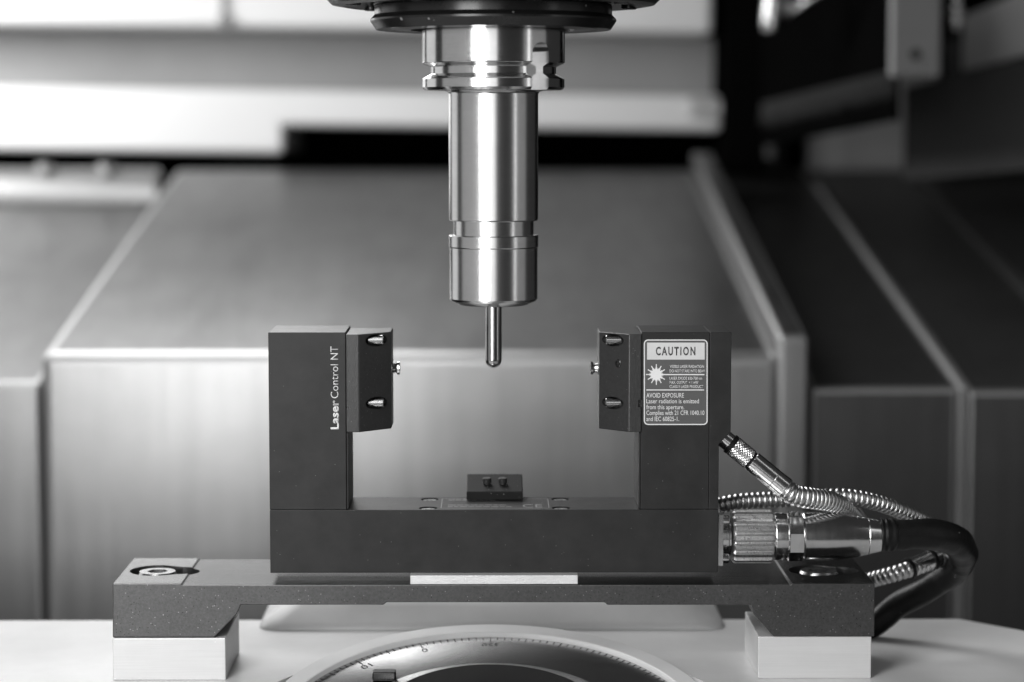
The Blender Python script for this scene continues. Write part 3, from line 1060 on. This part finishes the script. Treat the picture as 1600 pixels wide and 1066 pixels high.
cpts = [at(1374, 836, CY), at(1400, 836, 0.017), at(1450, 835, 0.020), at(1488, 843, 0.028), at(1506, 866, 0.042), at(1492, 892, 0.056), at(1455, 918, 0.066), at(1405, 945, 0.074), at(1365, 975, 0.076), at(1320, 990, 0.078)]
obj('black_cable', sweep(cpts, crad, 260, 32), 'rubber', pc, smooth=True, angle=80)
obj('cable_sleeve', sweep([at(1375, 836, CY), at(1388, 836, 0.0165), at(1396, 836, 0.017)], lambda d, t: rc_ * 1.10 * (1 + 0.03 * math.sin(d * 3000)), 30, 32), 'rubber', pc, smooth=True)


def hose_r(r, pitch, depth=0.16):
    def f(d, t):
        k = (d / pitch + t / (2 * PI)) % 1.0
        return r * (1 - depth * (1 - (1 - abs(2 * k - 1) ** 2.2)))
    return f


def ring_r(r, pitch, depth):
    def f(d, t):
        k = (d / pitch) % 1.0
        return r * (1 - depth * (1 - math.sqrt(max(0, 1 - (2 * k - 1) ** 2))))
    return f


# armoured hose from the slanted fitting
fa = thing('armoured_hose', 'ribbed metal hose with a knurled fitting slanting out of the side of the right arm', 'hose', at(1135, 690, 0.012), 'armoured hoses')
FA, FB = at(1130, 684, 0.010), at(1228, 764, 0.008)
ax = (FB - FA).normalized()
Lf = (FB - FA).length


def fpos(t):
    return Lf * t


r1 = U(17, 0.01)
obj('fitting_stem', lathe([(r1 * 0.85, -0.002), (r1 * 0.85, fpos(0.10)), (r1 * 0.7, fpos(0.105)), (0, fpos(0.105))], FA, ax, 48), 'nickel', fa, smooth=True)
obj('fitting_seal', lathe([(r1 * 0.80, fpos(0.105)), (r1 * 0.98, fpos(0.11)), (r1 * 0.98, fpos(0.15)), (r1 * 0.8, fpos(0.155))], FA, ax, 48), 'rubber', fa, smooth=True)
kb = []
nk, ns = 40, 120
prof = [(r1 * 0.9, fpos(0.155))] + [(r1, fpos(0.16 + 0.26 * i / nk)) for i in range(nk + 1)] + [(r1 * 0.9, fpos(0.425))]


def knurl(t, i):
    if i == 0 or i == nk + 2:
        return 1
    a_ = abs(((t * 20 / (2 * PI) + i * 0.16) % 1) * 2 - 1)
    b_ = abs(((t * 20 / (2 * PI) - i * 0.16) % 1) * 2 - 1)
    return 1 - 0.07 * max(a_, b_)


obj('knurled_sleeve', lathe(prof, FA, ax, 200, rfun=knurl), 'nickel', fa, smooth=True, angle=20)
obj('sleeve_gap', lathe([(r1 * 0.88, fpos(0.42)), (r1 * 0.88, fpos(0.45))], FA, ax, 48), 'rubber', fa, smooth=True)
obj('fitting_body', lathe([(r1 * 0.9, fpos(0.45)), (r1 * 1.0, fpos(0.46)), (r1 * 1.0, fpos(0.80)), (r1 * 0.97, fpos(0.805)), (r1 * 0.99, fpos(0.81)), (r1 * 1.02, fpos(0.98)), (r1 * 0.9, fpos(1.0))], FA, ax, 64), 'nickel', fa, smooth=True, angle=20)
h1 = [FB - ax * 0.002, FB + ax * 0.004, at(1262, 778, 0.009), at(1292, 783, 0.015), at(1318, 794, 0.025), at(1335, 808, 0.036), at(1348, 830, 0.044)]
obj('ribbed_hose', sweep(h1, ring_r(U(17.5), 0.0021, 0.20), 900, 36), 'hose', fa, smooth=True, angle=60)

# second armoured hose, from behind the arm, looping behind the cable and back under it
fb = thing('armoured_hose', 'ribbed metal hose running level from behind the unit and looping behind the black cable', 'hose', at(1122, 790, 0.03), 'armoured hoses')
h2 = [at(1105, 795, 0.030), at(1150, 785, 0.032), at(1205, 781, 0.033), at(1262, 779, 0.030), at(1320, 776, 0.026), at(1375, 787, 0.030), at(1425, 806, 0.040), at(1470, 828, 0.052), at(1496, 852, 0.062),
      at(1480, 868, 0.060), at(1445, 882, 0.052), at(1400, 896, 0.046), at(1350, 910, 0.056), at(1320, 925, 0.066)]
obj('ribbed_hose', sweep(h2, ring_r(U(13.5, 0.03), 0.0025, 0.24), 1700, 30), 'hose', fb, smooth=True, angle=60)
s0, s1 = at(1418, 890, 0.0485), at(1466, 870, 0.056)
axs = (s1 - s0).normalized()
Ls = (s1 - s0).length
obj('end_sleeve', lathe([(0.0040, 0), (0.0044, 0.0004), (0.0044, Ls), (0.0040, Ls + 0.0004)], s0, axs, 48), 'nickel', fb, smooth=True)
for k, f in ((0, -0.02), (1, 0.72)):
    obj('rubber_band', lathe([(0.0042, 0), (0.0050, 0.0004), (0.0050, 0.0020), (0.0042, 0.0024)], s0 + axs * (Ls * f), axs, 48), 'rubber', fb, smooth=True)

# ================================================================== SPINDLE, HOLDER, PIN
SYA = 0.016


def sz(y):
    return at(771, y, SYA).z


def prof_px(lst):
    return [(U(r, SYA), sz(y)) for r, y in lst]


axp = Vector((0, SYA, 0))
sn = thing('spindle_nose', 'black stepped spindle nose at the top of the picture, holding the steel tool holder', 'spindle', (0, SYA, sz(46)))
obj('nose_ring', lathe(prof_px([(118, 30), (118, 43.5), (127, 44), (129, 47.5), (158, 46), (161, 43), (182, 47), (190.5, 34), (190.5, 31), (184, 24), (184, 10), (118, 10)]), axp, (0, 0, 1), 192, closed=True), 'spindle', sn, smooth=True, angle=25)
obj('nose_thread', lathe(prof_px([(60, 14)] + [p for k in range(6) for p in ((182 + (k % 2) * 1, 9.5 - k * 5), (186, 7.5 - k * 5), (182, 5.2 - k * 5))] + [(60, -25)]), axp, (0, 0, 1), 192, closed=True), 'spindle', sn, smooth=True, angle=20)
obj('spindle_flange', lathe(prof_px([(150, -20), (232, 11), (250, 8), (262, -4), (262, -60), (255, -70), (0, -70)]), axp, (0, 0, 1), 192), 'spindle', sn, smooth=True, angle=25)
obj('spindle_housing', lathe(prof_px([(240, -70.5), (240, -700), (0, -700)]), axp, (0, 0, 1), 128), 'spindle', sn, smooth=True, angle=25)
for k in range(8):
    t = 2 * PI * (k + 0.35) / 8
    c = Vector((math.cos(t) * U(222, SYA), SYA + math.sin(t) * U(222, SYA), sz(9.0)))
    o = obj('flange_screw', lathe([(0.0, 0.0), (0.0030, 0.0), (0.0034, 0.0004), (0.0034, 0.003)], c - Vector((0, 0, 0.0008)), (0, 0, 1), 24), 'spindle', sn, smooth=True)

th = thing('tool_holder', 'shiny turned steel tool holder hanging from the black spindle', 'tool holder', (0, SYA, sz(479)))
flg = obj('holder_flange', lathe(prof_px([(60, 30), (111, 30), (111, 97.5), (110, 99.5), (97.5, 105.5), (97.5, 116), (109, 122.5), (110.5, 124), (110.5, 137), (107, 141), (74, 141.8), (60, 141.8)]), axp, (0, 0, 1), 256, closed=True), 'steel_flange', th, smooth=True, angle=25)
# drive key slot on the right
ang = math.radians(-90 + 41)
dv = Vector((math.cos(ang), math.sin(ang), 0))
tv = Vector((-dv.y, dv.x, 0))
cz_top, cz_bot = sz(86), sz(150)
rs = U(17, SYA)
b = bmesh.new()
base_in, base_out = U(88, SYA), U(130, SYA)
ring = []
pts2 = [(rs * math.cos(PI * k / 20), rs * math.sin(PI * k / 20)) for k in range(21)] + [(-rs, cz_bot - cz_top), (rs, cz_bot - cz_top)]
va = [b.verts.new(axp + dv * base_in + tv * u + Vector((0, 0, cz_top + v))) for u, v in pts2]
vb = [b.verts.new(axp + dv * base_out + tv * u + Vector((0, 0, cz_top + v))) for u, v in pts2]
b.faces.new(va); b.faces.new(vb)
for i in range(len(pts2)):
    j = (i + 1) % len(pts2)
    b.faces.new((va[i], va[j], vb[j], vb[i]))
cut(flg, [b])
obj('holder_neck', lathe(prof_px([(40, 141.9), (77, 142.0), (71.5, 144), (69.8, 148), (69.8, 342), (69.0, 344.5), (62.8, 345), (62.8, 368), (40, 368)]), axp, (0, 0, 1), 256, closed=True), 'steel', th, smooth=True, angle=25)
obj('collet_nut', lathe(prof_px([(40, 366.5), (63, 366.5), (69.4, 367), (70.2, 368.2), (70.2, 385), (69.6, 386.2), (69.0, 386.8), (69.0, 466), (67, 469.5), (55, 475.5), (50, 476.5), (24, 477), (22, 474), (13.5, 473), (12.5, 465)]), axp, (0, 0, 1), 256), 'steel', th, smooth=True, angle=25)
pin = [(12.9, 466), (12.9, 562)]
R13 = 12.9
for k in range(1, 17):
    t = PI / 2 * k / 16
    pin.append((R13 * math.cos(t) if k < 16 else 0.0, 562 + R13 * math.sin(t)))
tag(obj('test_pin', lathe(prof_px(pin), axp, (0, 0, 1), 96), 'carbide', None, smooth=True),
    'thin round ended steel pin sticking down out of the tool holder', 'pin')

S.render.resolution_x = 1024
S.render.resolution_y = 682
